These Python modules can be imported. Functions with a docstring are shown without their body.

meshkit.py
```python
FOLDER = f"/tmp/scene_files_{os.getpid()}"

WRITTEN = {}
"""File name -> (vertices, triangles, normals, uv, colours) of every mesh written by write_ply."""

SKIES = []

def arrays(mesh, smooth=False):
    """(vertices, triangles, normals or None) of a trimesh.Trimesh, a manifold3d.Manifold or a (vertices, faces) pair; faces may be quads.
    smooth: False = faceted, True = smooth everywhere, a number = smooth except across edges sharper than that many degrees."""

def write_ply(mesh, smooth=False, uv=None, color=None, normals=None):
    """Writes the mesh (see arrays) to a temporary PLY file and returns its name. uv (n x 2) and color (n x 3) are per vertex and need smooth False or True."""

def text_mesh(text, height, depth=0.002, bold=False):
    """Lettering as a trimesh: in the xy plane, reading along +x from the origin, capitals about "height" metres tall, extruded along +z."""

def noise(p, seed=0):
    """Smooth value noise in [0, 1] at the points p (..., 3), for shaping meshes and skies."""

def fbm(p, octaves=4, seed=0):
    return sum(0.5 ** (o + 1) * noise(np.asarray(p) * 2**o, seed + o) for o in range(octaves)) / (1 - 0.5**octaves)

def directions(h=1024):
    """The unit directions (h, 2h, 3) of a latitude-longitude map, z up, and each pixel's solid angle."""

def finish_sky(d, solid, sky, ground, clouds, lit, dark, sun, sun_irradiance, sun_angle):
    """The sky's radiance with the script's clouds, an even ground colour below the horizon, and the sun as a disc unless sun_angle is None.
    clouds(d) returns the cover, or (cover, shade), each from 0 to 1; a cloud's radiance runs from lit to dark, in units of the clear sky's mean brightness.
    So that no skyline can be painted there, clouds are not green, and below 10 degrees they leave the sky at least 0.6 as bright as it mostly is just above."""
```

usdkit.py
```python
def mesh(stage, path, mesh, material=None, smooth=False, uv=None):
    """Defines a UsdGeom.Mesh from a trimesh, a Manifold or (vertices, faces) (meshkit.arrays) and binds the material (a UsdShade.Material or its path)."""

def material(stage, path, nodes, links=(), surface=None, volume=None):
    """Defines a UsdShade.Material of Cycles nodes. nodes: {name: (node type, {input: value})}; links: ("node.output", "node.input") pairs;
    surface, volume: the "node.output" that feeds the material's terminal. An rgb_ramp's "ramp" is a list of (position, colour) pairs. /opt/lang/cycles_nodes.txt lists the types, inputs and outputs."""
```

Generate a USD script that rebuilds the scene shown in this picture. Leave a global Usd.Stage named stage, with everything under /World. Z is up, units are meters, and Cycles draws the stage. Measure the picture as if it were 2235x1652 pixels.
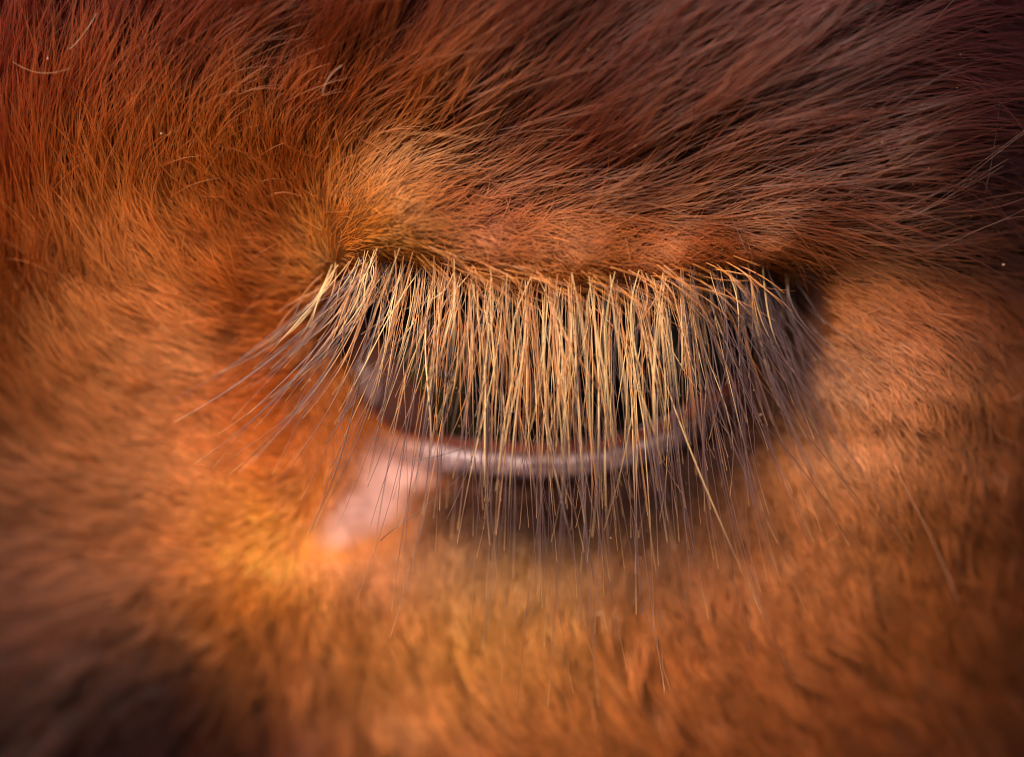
import math
import numpy as np
from scipy.interpolate import RBFInterpolator
from scipy.ndimage import map_coordinates, gaussian_filter
from scipy.spatial import cKDTree
from pxr import Usd, UsdGeom, UsdLux, UsdShade, Gf, Sdf, Vt
import usdkit, meshkit

stage = Usd.Stage.CreateInMemory()
UsdGeom.Xform.Define(stage, '/World')
UsdGeom.Scope.Define(stage, '/World/Looks')
T = Sdf.ValueTypeNames

# ------------------------------------------------------------------ camera, sky, sun
D = 0.350                       # metres from the lens to the plane of the eyelid
EXPOSURE = 1.97
FOCUS = 0.3455
FSTOP = 4.0
SUN = np.array([-0.46, -0.62, 0.70]); SUN /= np.linalg.norm(SUN)
SKY, SUN_I, SUN_ANGLE = 0.05, 0.40, 14.0
cam = UsdGeom.Camera.Define(stage, '/World/camera')
cam.CreateHorizontalApertureAttr(36.0)
cam.CreateFocalLengthAttr(36.0 * D / 0.1024)
cam.CreateFStopAttr(FSTOP)
cam.CreateFocusDistanceAttr(FOCUS)
cam.CreateClippingRangeAttr((0.05, 100.0))
cam.CreateExposureAttr(EXPOSURE)
xf = UsdGeom.Xformable(cam)
xf.AddTranslateOp().Set(Gf.Vec3d(0, -D, 0))
xf.AddRotateXOp().Set(90.0)

sky_m = usdkit.material(stage, '/World/Looks/sky_look', {
    's': ('sky_texture', {'sky_type': 'single_scattering', 'sun_disc': False, 'aerosol_density': 3.0, 'ozone_density': 0.2, 'sun_elevation': float(math.asin(SUN[2])),
                          'sun_rotation': float(math.atan2(SUN[0], SUN[1]))}),
    'b': ('background_shader', {'strength': SKY})}, [('s.color', 'b.color')], surface='b.background')
dome = UsdLux.DomeLight.Define(stage, '/World/sky')
UsdShade.MaterialBindingAPI.Apply(dome.GetPrim()).Bind(sky_m)
sun = UsdLux.DistantLight.Define(stage, '/World/sun')
sun.CreateNormalizeAttr(True)
sun.CreateIntensityAttr(SUN_I)
sun.CreateAngleAttr(SUN_ANGLE)
sun.CreateColorAttr(Gf.Vec3f(1.0, 0.89, 0.74))
zx = SUN
xx = np.cross([0, 0, 1.0], zx); xx /= np.linalg.norm(xx)
yx = np.cross(zx, xx)
m4 = np.eye(4); m4[0, :3], m4[1, :3], m4[2, :3] = xx, yx, zx
UsdGeom.Xformable(sun).AddTransformOp().Set(Gf.Matrix4d(m4.tolist()))

# ------------------------------------------------------------------ the face as a relief: chart (u across, v down), height h in mm
K = 0.1024 / 2235               # metres per chart unit
UC, VC = 1117.5, 826.0
U0, V0, STEP = -360.0, -360.0, 10.0
NU, NV = 300, 246
gu, gv = np.meshgrid(U0 + STEP * np.arange(NU), V0 + STEP * np.arange(NV), indexing='xy')
gpts = np.stack([gu.ravel(), gv.ravel()], 1)


def world(u, v, h):
    """chart point and height (mm) -> metres"""
    s = K * (1 - h * 1e-3 / D)
    return np.stack([(u - UC) * s, -h * 1e-3 * np.ones_like(u), (VC - v) * s], -1)


def field(table, smoothing=0.0, kernel='linear'):
    a = np.array(table, float)
    p, val = a[:, :2], a[:, 2:]
    f = RBFInterpolator(p / 500.0, val, kernel=kernel, smoothing=smoothing)(gpts / 500.0)
    return f.reshape(NV, NU, -1)


def look(f, u, v):
    c = np.stack([(np.asarray(v) - V0) / STEP, (np.asarray(u) - U0) / STEP])
    sh = c.shape[1:]
    c = c.reshape(2, -1)
    out = np.stack([map_coordinates(f[..., k], c, order=1, mode='nearest') for k in range(f.shape[-1])], -1)
    return out.reshape(sh + (f.shape[-1],))


HEIGHT = [
    # forehead
    (-300, -300, -2), (0, -300, 2), (0, 0, 3), (300, 0, 4.5), (300, 250, 4.2), (0, 300, 2), (600, -100, 7), (620, 120, 5), (600, 300, 4.2),
    (1000, -200, 8), (1000, 50, 6.8), (1350, 50, 7.2), (1700, 0, 6.4), (1000, 250, 5.6), (1400, 300, 5.8), (1800, 250, 5.2), (2000, 150, 3.5), (2050, 350, 3.5),
    (2150, 150, 0), (2300, 100, -7), (2300, 400, -5), (2400, -200, -12), (2000, -200, 2), (1500, -300, 7), (2550, 300, -14),
    # brow fold and lid
    (760, 490, 4.2), (800, 450, 5.6), (850, 430, 6.8), (950, 475, 7.2), (1100, 545, 7.4), (850, 535, 6.6), (1300, 575, 7.4), (1500, 575, 6.4), (1700, 560, 4.0), (1850, 565, 2.2),
    (760, 380, 3.2), (670, 520, 0.8), (640, 590, 0.0), (690, 400, 2.6), (1050, 410, 3.8), (1200, 445, 3.8), (1450, 475, 3.8), (1650, 490, 3.3), (1900, 470, 2.8), (900, 340, 4.2),
    (780, 580, 3.6), (860, 580, 5.0), (950, 590, 5.4), (1150, 640, 5.2), (1350, 632, 5.0), (1550, 610, 3.6), (1700, 600, 1.2),
    # right of the eye and cheek
    (1750, 720, -1.6), (1850, 720, 1.2), (2000, 700, 1.8), (2200, 650, -1.5), (1900, 850, 1.4), (1750, 950, -0.4), (2050, 950, 0.8), (2300, 950, -5),
    (1600, 1100, -1.4), (1450, 1200, -0.6), (1300, 1300, -0.6), (1100, 1280, -0.8), (1700, 1200, -0.2), (1900, 1200, -0.2), (2150, 1250, -3.5),
    (1400, 1450, -1.8), (1100, 1450, -2.0), (1700, 1500, -3.0), (2000, 1500, -5.0), (2300, 1500, -10), (1300, 1700, -5.5), (1700, 1750, -7), (2100, 1800, -10),
    (1000, 1650, -6), (800, 1650, -9), (1300, 1950, -10), (2500, 1900, -20), (2550, 1000, -12),
    # lower lid
    (830, 980, -3.6), (950, 995, -2.6), (1100, 1010, -1.6), (1250, 1010, -1.4), (1400, 970, -1.6), (1550, 890, -1.8), (1680, 800, -2.0),
    (1000, 1110, -3.2), (1200, 1120, -3.0), (1400, 1070, -2.8), (1560, 960, -2.6),
    # inner corner and nose side
    (740, 680, -1.2), (760, 800, -3.2), (700, 900, -3.6), (750, 1050, -3.4), (700, 1160, -3.2), (600, 1000, -3.2), (550, 1180, -3.0), (600, 1300, -3.4), (750, 1300, -2.4),
    (850, 1150, -3.0), (900, 1300, -1.6), (550, 800, -2.0), (450, 680, -0.2), (300, 560, 1.0), (300, 750, -1.2), (420, 950, -3.4), (100, 700, -1.0), (100, 500, 1.0), (250, 1000, -4.6),
    (380, 1150, -4.8), (350, 1280, -6.6), (100, 1100, -7.2), (150, 1300, -9.6), (-100, 1000, -9), (400, 1400, -8.6), (520, 1450, -8.6), (600, 1500, -9.2), (700, 1580, -9.6),
    (300, 1520, -12), (150, 1550, -14), (50, 1700, -17), (400, 1700, -15.5), (600, 1700, -13), (-200, 1600, -19), (300, 1950, -22), (700, 1900, -17), (-300, 700, -7), (-300, 300, -5),
    (750, 1420, -4.8), (620, 1370, -5.5), (900, 1500, -5.0),
]
# the eye opening: edge of the skin, going round
OPENING = np.array([(790, 592), (860, 583), (950, 598), (1050, 630), (1150, 650), (1300, 644), (1450, 634), (1560, 618), (1650, 606), (1715, 618), (1738, 670), (1722, 740),
                    (1655, 815), (1560, 880), (1450, 938), (1330, 978), (1200, 992), (1060, 985), (930, 965), (840, 930), (790, 870), (757, 790), (738, 710), (745, 640)], float)
EC = np.array([1215.0, 775.0])


def closed_spline(p, n):
    from scipy.interpolate import CubicSpline
    q = np.vstack([p, p[:1]])
    t = np.r_[0, np.cumsum(np.sqrt(np.linalg.norm(np.diff(q, axis=0), axis=1)))]
    return CubicSpline(t, q, bc_type='periodic')(np.linspace(0, t[-1], n, endpoint=False))


NC = 420
CON = closed_spline(OPENING, NC)
con_tree = cKDTree(closed_spline(OPENING, 3000))
con_dense = con_tree.data
from shapely.geometry import Polygon, Point
from shapely import contains_xy
open_poly = Polygon(CON)


def smooth01(x):
    x = np.clip(x, 0, 1)
    return x * x * (3 - 2 * x)


H0 = field(HEIGHT, kernel='thin_plate_spline', smoothing=0.001)
H0 = gaussian_filter(H0, (1.5, 1.5, 0))
H0[..., 0] -= 1.1 * smooth01((gv - 860) / 120) * smooth01((gu - 700) / 150) + 1.8 * smooth01((gv - 1020) / 220)


def edge(u, v):
    """distance outside the opening's edge and how much that edge is the lower lid"""
    d, i = con_tree.query(np.stack([np.ravel(u), np.ravel(v)], 1))
    e = con_dense[i]
    lower = smooth01((e[:, 1] - 760) / 120.0)
    return d.reshape(np.shape(u)), lower.reshape(np.shape(u)), e.reshape(np.shape(u) + (2,))


def height(u, v):
    h = look(H0, u, v)[..., 0]
    d, low, e = edge(u, v)
    h = h - (1 - low) * 2.6 * np.exp(-(d / 24.0) ** 1.4)                     # upper lid rolls in
    rim = smooth01((e[..., 0] - 800) / 120) * smooth01((1640 - e[..., 0]) / 140)
    h = h + low * rim * ((0.25 + 0.7 * meshkit.fbm(np.stack([u, v, 0 * u], -1) / 40.0, 3, 2)) * np.exp(-((d - 28) / 26.0) ** 2) - 0.8 * np.exp(-((d - 62) / 28.0) ** 2))
    h = h - low * 0.9 * np.exp(-(d / 7.0) ** 1.5)
    return h


HG = height(gu, gv)[..., None]                                               # baked for quick look-up

# ------------------------------------------------------------------ colours of hair and skin, with vignette, shade and a lit fold painted in


def lin(c):
    c = np.asarray(c, float) / 255.0
    return np.where(c <= 0.04045, c / 12.92, ((c + 0.055) / 1.055) ** 2.4)


LT_U, LT_V = [620, 740, 800, 900, 1000, 1100, 1400, 1700, 1900, 2300], [600, 450, 380, 380, 440, 480, 510, 530, 570, 640]
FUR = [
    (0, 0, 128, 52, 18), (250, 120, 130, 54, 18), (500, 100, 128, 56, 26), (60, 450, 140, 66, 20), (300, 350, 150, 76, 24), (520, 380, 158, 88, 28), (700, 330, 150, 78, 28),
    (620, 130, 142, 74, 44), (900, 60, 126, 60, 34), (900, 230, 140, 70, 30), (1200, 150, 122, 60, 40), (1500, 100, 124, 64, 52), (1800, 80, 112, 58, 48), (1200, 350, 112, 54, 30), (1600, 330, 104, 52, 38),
    (1900, 300, 106, 58, 46), (2050, 180, 84, 44, 34), (2150, 250, 34, 17, 12), (2235, 100, 22, 11, 8), (2235, 400, 26, 13, 9), (2200, -100, 22, 11, 8), (2200, 450, 70, 40, 30), (1900, 480, 104, 58, 38), (2235, -300, 36, 18, 14),  # near-black values at the upper right corner are painted vignette
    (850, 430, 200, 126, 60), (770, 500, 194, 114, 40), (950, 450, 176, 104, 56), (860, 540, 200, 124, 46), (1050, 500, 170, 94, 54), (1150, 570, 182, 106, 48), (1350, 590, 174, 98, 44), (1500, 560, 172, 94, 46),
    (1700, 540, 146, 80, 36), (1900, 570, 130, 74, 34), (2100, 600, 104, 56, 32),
    (680, 570, 178, 106, 48), (600, 480, 168, 98, 50), (300, 560, 196, 122, 62), (420, 660, 194, 118, 60), (560, 650, 168, 90, 34), (450, 800, 214, 132, 74), (250, 800, 184, 108, 55), (60, 720, 126, 60, 20), (0, 950, 100, 50, 22),  # lit band of the left fold painted lighter, left edge painted darker
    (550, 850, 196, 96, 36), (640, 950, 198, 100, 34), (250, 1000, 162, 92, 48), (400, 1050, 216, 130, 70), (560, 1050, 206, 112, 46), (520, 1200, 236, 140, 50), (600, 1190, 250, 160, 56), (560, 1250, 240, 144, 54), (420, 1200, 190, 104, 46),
    (100, 1150, 140, 78, 44), (150, 1350, 110, 58, 36), (350, 1400, 92, 46, 20), (200, 1470, 66, 30, 12), (420, 1550, 62, 27, 10), (570, 1540, 78, 36, 15), (450, 1450, 78, 35, 13), (500, 1620, 66, 29, 10), (300, 1600, 58, 25, 9), (50, 1600, 68, 30, 10), (0, 1450, 70, 32, 14), (0, 1250, 96, 48, 24), (600, 1350, 206, 124, 64), (640, 1600, 122, 64, 42), (800, 1350, 212, 130, 66), (800, 1250, 208, 122, 72),  # lower-left fall-off into shade painted as dark fur
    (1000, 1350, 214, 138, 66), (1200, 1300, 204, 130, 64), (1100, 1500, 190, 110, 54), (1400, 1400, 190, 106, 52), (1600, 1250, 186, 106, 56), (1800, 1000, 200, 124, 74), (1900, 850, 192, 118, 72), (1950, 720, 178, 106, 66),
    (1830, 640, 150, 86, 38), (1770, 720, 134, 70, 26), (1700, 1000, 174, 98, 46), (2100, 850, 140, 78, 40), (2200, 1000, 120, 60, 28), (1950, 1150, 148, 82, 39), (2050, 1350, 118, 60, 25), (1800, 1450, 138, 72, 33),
    (2200, 1500, 84, 40, 18), (2235, 1200, 100, 48, 20), (1400, 1620, 142, 74, 34), (1000, 1630, 164, 88, 46), (1800, 1650, 112, 54, 22), (2200, 1700, 50, 23, 10), (2235, 1500, 62, 29, 12), (1900, 1640, 110, 54, 24), (1200, 1160, 70, 38, 24), (1450, 1090, 66, 34, 18), (1580, 980, 70, 35, 18), (1690, 860, 74, 38, 18), (1745, 780, 90, 46, 20), (1000, 1120, 100, 58, 40),  # right and bottom vignette, lower-lid shade and socket shadow painted into the fur
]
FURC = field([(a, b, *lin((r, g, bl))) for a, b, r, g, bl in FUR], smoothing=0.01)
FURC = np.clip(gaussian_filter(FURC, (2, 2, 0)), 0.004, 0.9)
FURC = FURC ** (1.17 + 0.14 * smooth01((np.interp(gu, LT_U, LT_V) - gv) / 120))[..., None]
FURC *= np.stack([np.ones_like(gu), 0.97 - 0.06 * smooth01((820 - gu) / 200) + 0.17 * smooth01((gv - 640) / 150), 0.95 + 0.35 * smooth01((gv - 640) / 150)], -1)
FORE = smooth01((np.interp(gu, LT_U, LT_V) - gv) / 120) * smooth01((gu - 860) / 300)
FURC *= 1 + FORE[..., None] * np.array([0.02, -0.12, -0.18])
FURC *= (1 - 0.62 * smooth01((gu - 1950) / 250) * smooth01((620 - gv) / 200))[..., None]  # deepens the painted vignette in the upper right corner
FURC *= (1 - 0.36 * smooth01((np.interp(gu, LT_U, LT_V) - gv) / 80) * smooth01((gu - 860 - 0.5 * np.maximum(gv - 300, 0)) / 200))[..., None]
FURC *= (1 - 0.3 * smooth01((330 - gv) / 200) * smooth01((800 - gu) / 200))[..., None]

# direction the hair lies in: degrees, 0 = to the right, 90 = up
FLOW = [
    (0, 50, 83), (150, 100, 77), (320, 130, 72), (500, 60, 60), (450, 200, 72), (600, 60, 52), (20, 350, 92), (150, 350, 90), (300, 350, 92), (450, 330, 94),
    (560, 350, 106), (640, 260, 80), (620, 180, 70), (690, 330, 104), (500, 450, 114), (620, 450, 130), (60, 550, 96), (180, 550, 108), (320, 540, 128), (420, 600, 140),
    (560, 600, 162), (640, 560, 150), (100, 720, 114), (220, 720, 135), (350, 760, 150), (480, 780, 162), (600, 760, 165), (100, 900, 132), (250, 920, 152), (400, 950, 162),
    (560, 950, 152), (100, 1080, 160), (250, 1100, 170), (400, 1150, 168), (130, 1250, 184), (280, 1270, 186), (150, 1380, 194), (350, 1350, 205), (80, 1480, 206), (200, 1620, 228),
    (50, 1640, 230), (400, 1560, 225), (520, 1120, 165), (600, 1250, 255), (520, 1300, 240), (650, 1400, 275), (700, 1520, -72), (600, 1600, -95), (800, 1350, -72), (850, 1560, -62),
    (780, 1250, -85), (700, 950, -60), (720, 800, -70), (730, 180, 62), (760, 60, 62), (900, 60, 56), (1050, 50, 52), (1300, 60, 42), (1550, 60, 36), (1750, 60, 26),
    (1950, 60, 14), (2100, 60, 2), (2230, 60, -15), (780, 280, 55), (860, 320, 45), (900, 200, 42), (1100, 220, 38), (1300, 220, 37), (1550, 220, 30), (1800, 220, 20),
    (2000, 220, 8), (2120, 240, -10), (2220, 250, -20), (1000, 360, 22), (1150, 350, 26), (1350, 350, 30), (1550, 350, 24), (1800, 350, 16), (2000, 350, 12), (2150, 380, 10),
    (2230, 420, -5), (740, 430, 66), (780, 480, 62), (830, 420, 42), (900, 420, 24), (850, 480, 22), (950, 480, 10), (1000, 440, 16), (1100, 440, 20), (1300, 440, 18),
    (1550, 440, 15), (1800, 440, 12), (2000, 460, 16), (2180, 480, 14), (800, 540, -12), (880, 540, -14), (960, 560, -16), (1060, 570, -18), (1200, 580, -16), (1100, 520, -6),
    (1300, 520, 0), (1500, 520, 2), (1350, 600, -16), (1500, 580, -12), (1650, 560, -10), (1700, 510, 2), (1900, 520, 4), (2100, 540, 2), (1600, 600, -20), (1800, 580, -10),
    (2000, 590, -8), (2200, 600, -20), (1850, 650, -22), (2000, 680, -25), (2150, 700, -40), (1800, 720, -38), (1900, 800, -42), (2030, 850, -55), (2170, 880, -68), (1780, 850, -55),
    (1750, 950, -62), (1900, 1000, -60), (2050, 1000, -66), (2200, 1050, -74), (1650, 1050, -72), (1550, 1100, -80), (1700, 1200, -74), (1900, 1200, -58), (2100, 1200, -64), (1450, 1150, -88),
    (1300, 1200, -96), (1150, 1200, -98), (1000, 1200, -92), (900, 1200, -84), (1500, 1280, -84), (1300, 1320, -88), (1100, 1320, -92), (950, 1330, -84), (1000, 1450, -72), (1200, 1460, -70),
    (1400, 1450, -66), (1600, 1420, -62), (1800, 1420, -56), (2000, 1420, -58), (2180, 1400, -66), (1100, 1600, -55), (1350, 1600, -54), (1600, 1600, -48), (1850, 1600, -46), (2100, 1600, -56),
    (1400, 1080, -85), (1100, 1120, -95), (540, 1200, 205), (460, 1250, 200), (450, 1380, 222), (560, 1400, 248), (500, 1520, 238), (680, 1250, 262),
]
FLOWF = field([(a, b, math.cos(math.radians(g)), math.sin(math.radians(g))) for a, b, g in FLOW], smoothing=0.02)
FLOWF = gaussian_filter(FLOWF, (1.0, 1.0, 0))

# hair length, clumping, lift per unit length, wander
SHAPE = [  # u, v, length, clump, lift, stray angle (deg)
    (0, 100, 330, .55, .16, 8), (300, 150, 320, .55, .16, 9), (500, 100, 330, .5, .16, 10), (0, 400, 250, .45, .14, 8), (300, 380, 170, .3, .15, 12), (520, 380, 110, .2, .16, 16), (620, 200, 140, .35, .18, 15), (700, 350, 100, .2, .2, 15),
    (760, 120, 240, .5, .16, 9), (950, 80, 420, .6, .12, 6), (1300, 80, 520, .65, .11, 5), (1700, 80, 540, .6, .11, 5), (2000, 100, 480, .5, .12, 7), (2235, 100, 380, .4, .14, 18), (820, 320, 130, .3, .16, 11), (1000, 250, 300, .55, .14, 8), (1300, 280, 430, .62, .12, 7), (1700, 300, 500, .6, .12, 5), (2050, 300, 460, .5, .12, 7), (2235, 350, 330, .35, .14, 18),
    (850, 430, 82, .1, .2, 11), (950, 430, 110, .2, .17, 11), (1150, 430, 180, .35, .14, 11), (1400, 440, 260, .45, .12, 10), (1700, 450, 330, .45, .12, 8), (2000, 460, 330, .4, .13, 9), (800, 520, 62, .1, .22, 16), (950, 530, 66, .1, .2, 17), (1100, 550, 66, .1, .16, 20), (1300, 570, 72, .1, .14, 20), (1500, 560, 90, .15, .14, 18), (1700, 560, 130, .2, .14, 13), (1950, 560, 190, .25, .14, 10), (2200, 600, 200, .25, .14, 12),
    (680, 550, 70, .1, .2, 16), (300, 560, 140, .3, .16, 10), (100, 650, 190, .4, .15, 9), (450, 700, 110, .3, .15, 10), (560, 850, 70, .2, .12, 12), (250, 900, 120, .3, .13, 9), (450, 1050, 60, .15, .10, 12), (560, 1200, 45, .1, .10, 14), (100, 1200, 140, .35, .13, 9), (200, 1400, 140, .35, .13, 10), (450, 1330, 80, .2, .1, 10), (200, 1600, 150, .4, .15, 10),
    (800, 1250, 70, .2, .12, 12), (600, 1400, 110, .3, .14, 10), (1000, 1300, 105, .38, .16, 10), (1300, 1300, 120, .4, .17, 10), (1600, 1250, 120, .4, .16, 10), (1800, 1000, 100, .38, .15, 10), (1900, 800, 90, .35, .14, 10), (1800, 650, 90, .3, .14, 10), (2100, 900, 120, .4, .15, 10), (2150, 1200, 150, .42, .16, 10),
    (1300, 1550, 165, .45, .17, 9), (900, 1550, 160, .45, .16, 9), (1700, 1500, 170, .45, .17, 9), (2100, 1500, 180, .45, .17, 9), (1200, 1130, 60, .2, .12, 10), (1500, 1050, 62, .2, .12, 10), (1680, 850, 60, .2, .12, 10),
]
SHAPEF = field(SHAPE, smoothing=0.01)
low_ = smooth01((gv - 600 + 90 * smooth01((600 - gu) / 200)) / (150 + 200 * smooth01((600 - gu) / 200)))
SHAPEF[..., 0] *= 1 - 0.48 * low_ * smooth01((gu - 100) / 300) + 0.14 * smooth01((gv - 1350) / 200)
lid_ = smooth01((gv - np.interp(gu, LT_U, LT_V) + 40) / 50) * (1 - low_) * smooth01((gu - 690) / 60)
SHAPEF[..., 0] *= 1 - 0.44 * lid_
SHAPEF[..., 2] *= 1 - 0.58 * lid_
SHAPEF[..., 1] *= 1 - 0.45 * low_ * (1 - smooth01((gv - 1250) / 200))
SHAPEF[..., 0] = np.clip(SHAPEF[..., 0], 34, 560)
SHAPEF[..., 3] *= 1 - 0.3 * smooth01((gv - 600) / 150)
SHAPEF[..., 1] = np.clip(SHAPEF[..., 1] * (1 + 0.35 * smooth01((SHAPEF[..., 0] - 200) / 200)), 0.05, 0.88)
SHAPEF[..., 2] = np.clip(SHAPEF[..., 2], 0.06, 0.25)
SHAPEF[..., 3] = np.clip(SHAPEF[..., 3], 4, 24)

# bare skin: the tear trough at the inner corner, the rims, the lid under the eye
BARE = [((840, 1035), (62, 72), 0), ((800, 1105), (84, 56), -28), ((752, 1148), (62, 40), -28), ((885, 1030), (62, 42), 0)]


def bare_patch(u, v, reach=1.9, soft=1.15):
    k = np.zeros_like(u)
    for (cu, cv), (a, c), g in BARE:
        x, y = u - cu, v - cv
        cg, sg = math.cos(math.radians(g)), math.sin(math.radians(g))
        q = np.sqrt(((x * cg + y * sg) / a) ** 2 + ((-x * sg + y * cg) / c) ** 2)
        k = np.maximum(k, smooth01((reach - q) / soft))
    n = meshkit.fbm(np.stack([u, v, 0 * u], -1) / 55.0, 3, 9)
    return np.clip(k * (0.35 + 1.15 * n), 0, 1)


def bare(u, v):
    d, low, e = edge(u, v)
    b = low * smooth01((62 - d) / 30)
    b = np.maximum(b, low * smooth01((150 - d) / 60) * 0.72 * smooth01((e[..., 0] - 850) / 150))
    b = np.maximum(b, bare_patch(u, v))
    b = np.maximum(b, smooth01((e[..., 0] - 1610) / 60) * smooth01((84 - d) / 46) * smooth01((e[..., 1] - 600) / 20))
    wall = smooth01((1 - low) * (26 - d) / 14)
    return np.maximum(b, wall * 0.9)


# ------------------------------------------------------------------ materials


def hair_look(path, rough=0.32, coat=0.0, ior=1.42, plain_part=0.45):
    return usdkit.material(stage, path, {
        'a': ('attribute', {'attribute': 'tint'}),
        'p': ('principled_hair_bsdf', {'model': 'Chiang', 'parametrization': 'Direct coloring', 'roughness': rough, 'radial_roughness': 0.45, 'coat': coat, 'offset': 0.035, 'ior': ior}),
        'd': ('diffuse_bsdf', {}), 'm': ('mix_closure', {'fac': plain_part})},
        [('a.color', 'p.color'), ('a.color', 'd.color'), ('p.BSDF', 'm.closure1'), ('d.BSDF', 'm.closure2')], surface='m.closure')


FUR_M = hair_look('/World/Looks/fur_look', 0.36)
SLEEK_M = hair_look('/World/Looks/sleek_fur_look', 0.34, ior=1.47, plain_part=0.3)
SKIN_M = usdkit.material(stage, '/World/Looks/skin_look', {
    'a': ('attribute', {'attribute': 'tint'}),
    'w': ('attribute', {'attribute': 'wet'}),
    'r': ('map_range', {'from_min': 0.0, 'from_max': 1.0, 'to_min': 0.7, 'to_max': 0.34}),
    'sp': ('map_range', {'from_min': 0.0, 'from_max': 1.0, 'to_min': 0.08, 'to_max': 0.5}),
    'g': ('geometry', {}),
    'n': ('noise_texture', {'scale': 1500.0, 'detail': 4.0}),
    'n2': ('noise_texture', {'scale': 420.0, 'detail': 3.0}),
    'c': ('rgb_ramp', {'ramp': [(0.3, (0.72, 0.68, 0.66)), (0.7, (1.15, 1.15, 1.15))]}),
    'x': ('mix', {'mix_type': 'multiply', 'fac': 0.8}),
    'b': ('bump', {'strength': 0.5, 'distance': 0.00025}),
    'p': ('principled_bsdf', {'specular_ior_level': 0.5, 'subsurface_weight': 0.25, 'subsurface_scale': 0.0012, 'subsurface_radius': (1.0, 0.4, 0.25)})},
    [('a.color', 'x.color1'), ('g.position', 'n.vector'), ('g.position', 'n2.vector'), ('n2.fac', 'c.fac'), ('c.color', 'x.color2'), ('x.color', 'p.base_color'), ('w.fac', 'sp.value'), ('sp.result', 'p.specular_ior_level'), ('w.fac', 'r.value'), ('r.result', 'p.roughness'), ('n.fac', 'b.height'), ('b.normal', 'p.normal')], surface='p.BSDF')
LASH_M = usdkit.material(stage, '/World/Looks/lash_look', {
    'a': ('attribute', {'attribute': 'tint'}),
    't': ('translucent_bsdf', {}),
    'p': ('principled_bsdf', {'roughness': 0.32, 'specular_ior_level': 0.7}),
    'm': ('mix_closure', {'fac': 0.08})},
    [('a.color', 'p.base_color'), ('a.color', 't.color'), ('p.BSDF', 'm.closure1'), ('t.BSDF', 'm.closure2')], surface='m.closure')


def plain(name, color, rough=0.5, **more):
    return usdkit.material(stage, '/World/Looks/' + name, {'p': ('principled_bsdf', {'base_color': tuple(lin(color)), 'roughness': rough, **more})}, surface='p.BSDF')


# ------------------------------------------------------------------ prim helpers
taken = {}


def numbered(parent, name):
    k = taken.get((parent, name), -1) + 1
    taken[(parent, name)] = k
    return f'{parent}/{name}' + (f'_{k:03d}' if k else '')


def tag(prim, **keys):
    for k, val in keys.items():
        prim.SetCustomDataByKey(k, val)
    return prim


def paint(gprim, name, values, interp):
    a = np.asarray(values, np.float32)
    api = UsdGeom.PrimvarsAPI(gprim)
    if a.ndim == 2:
        api.CreatePrimvar(name, T.Color3fArray, interp).Set(Vt.Vec3fArray.FromNumpy(a))
    else:
        api.CreatePrimvar(name, T.FloatArray, interp).Set(Vt.FloatArray.FromNumpy(a))


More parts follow.
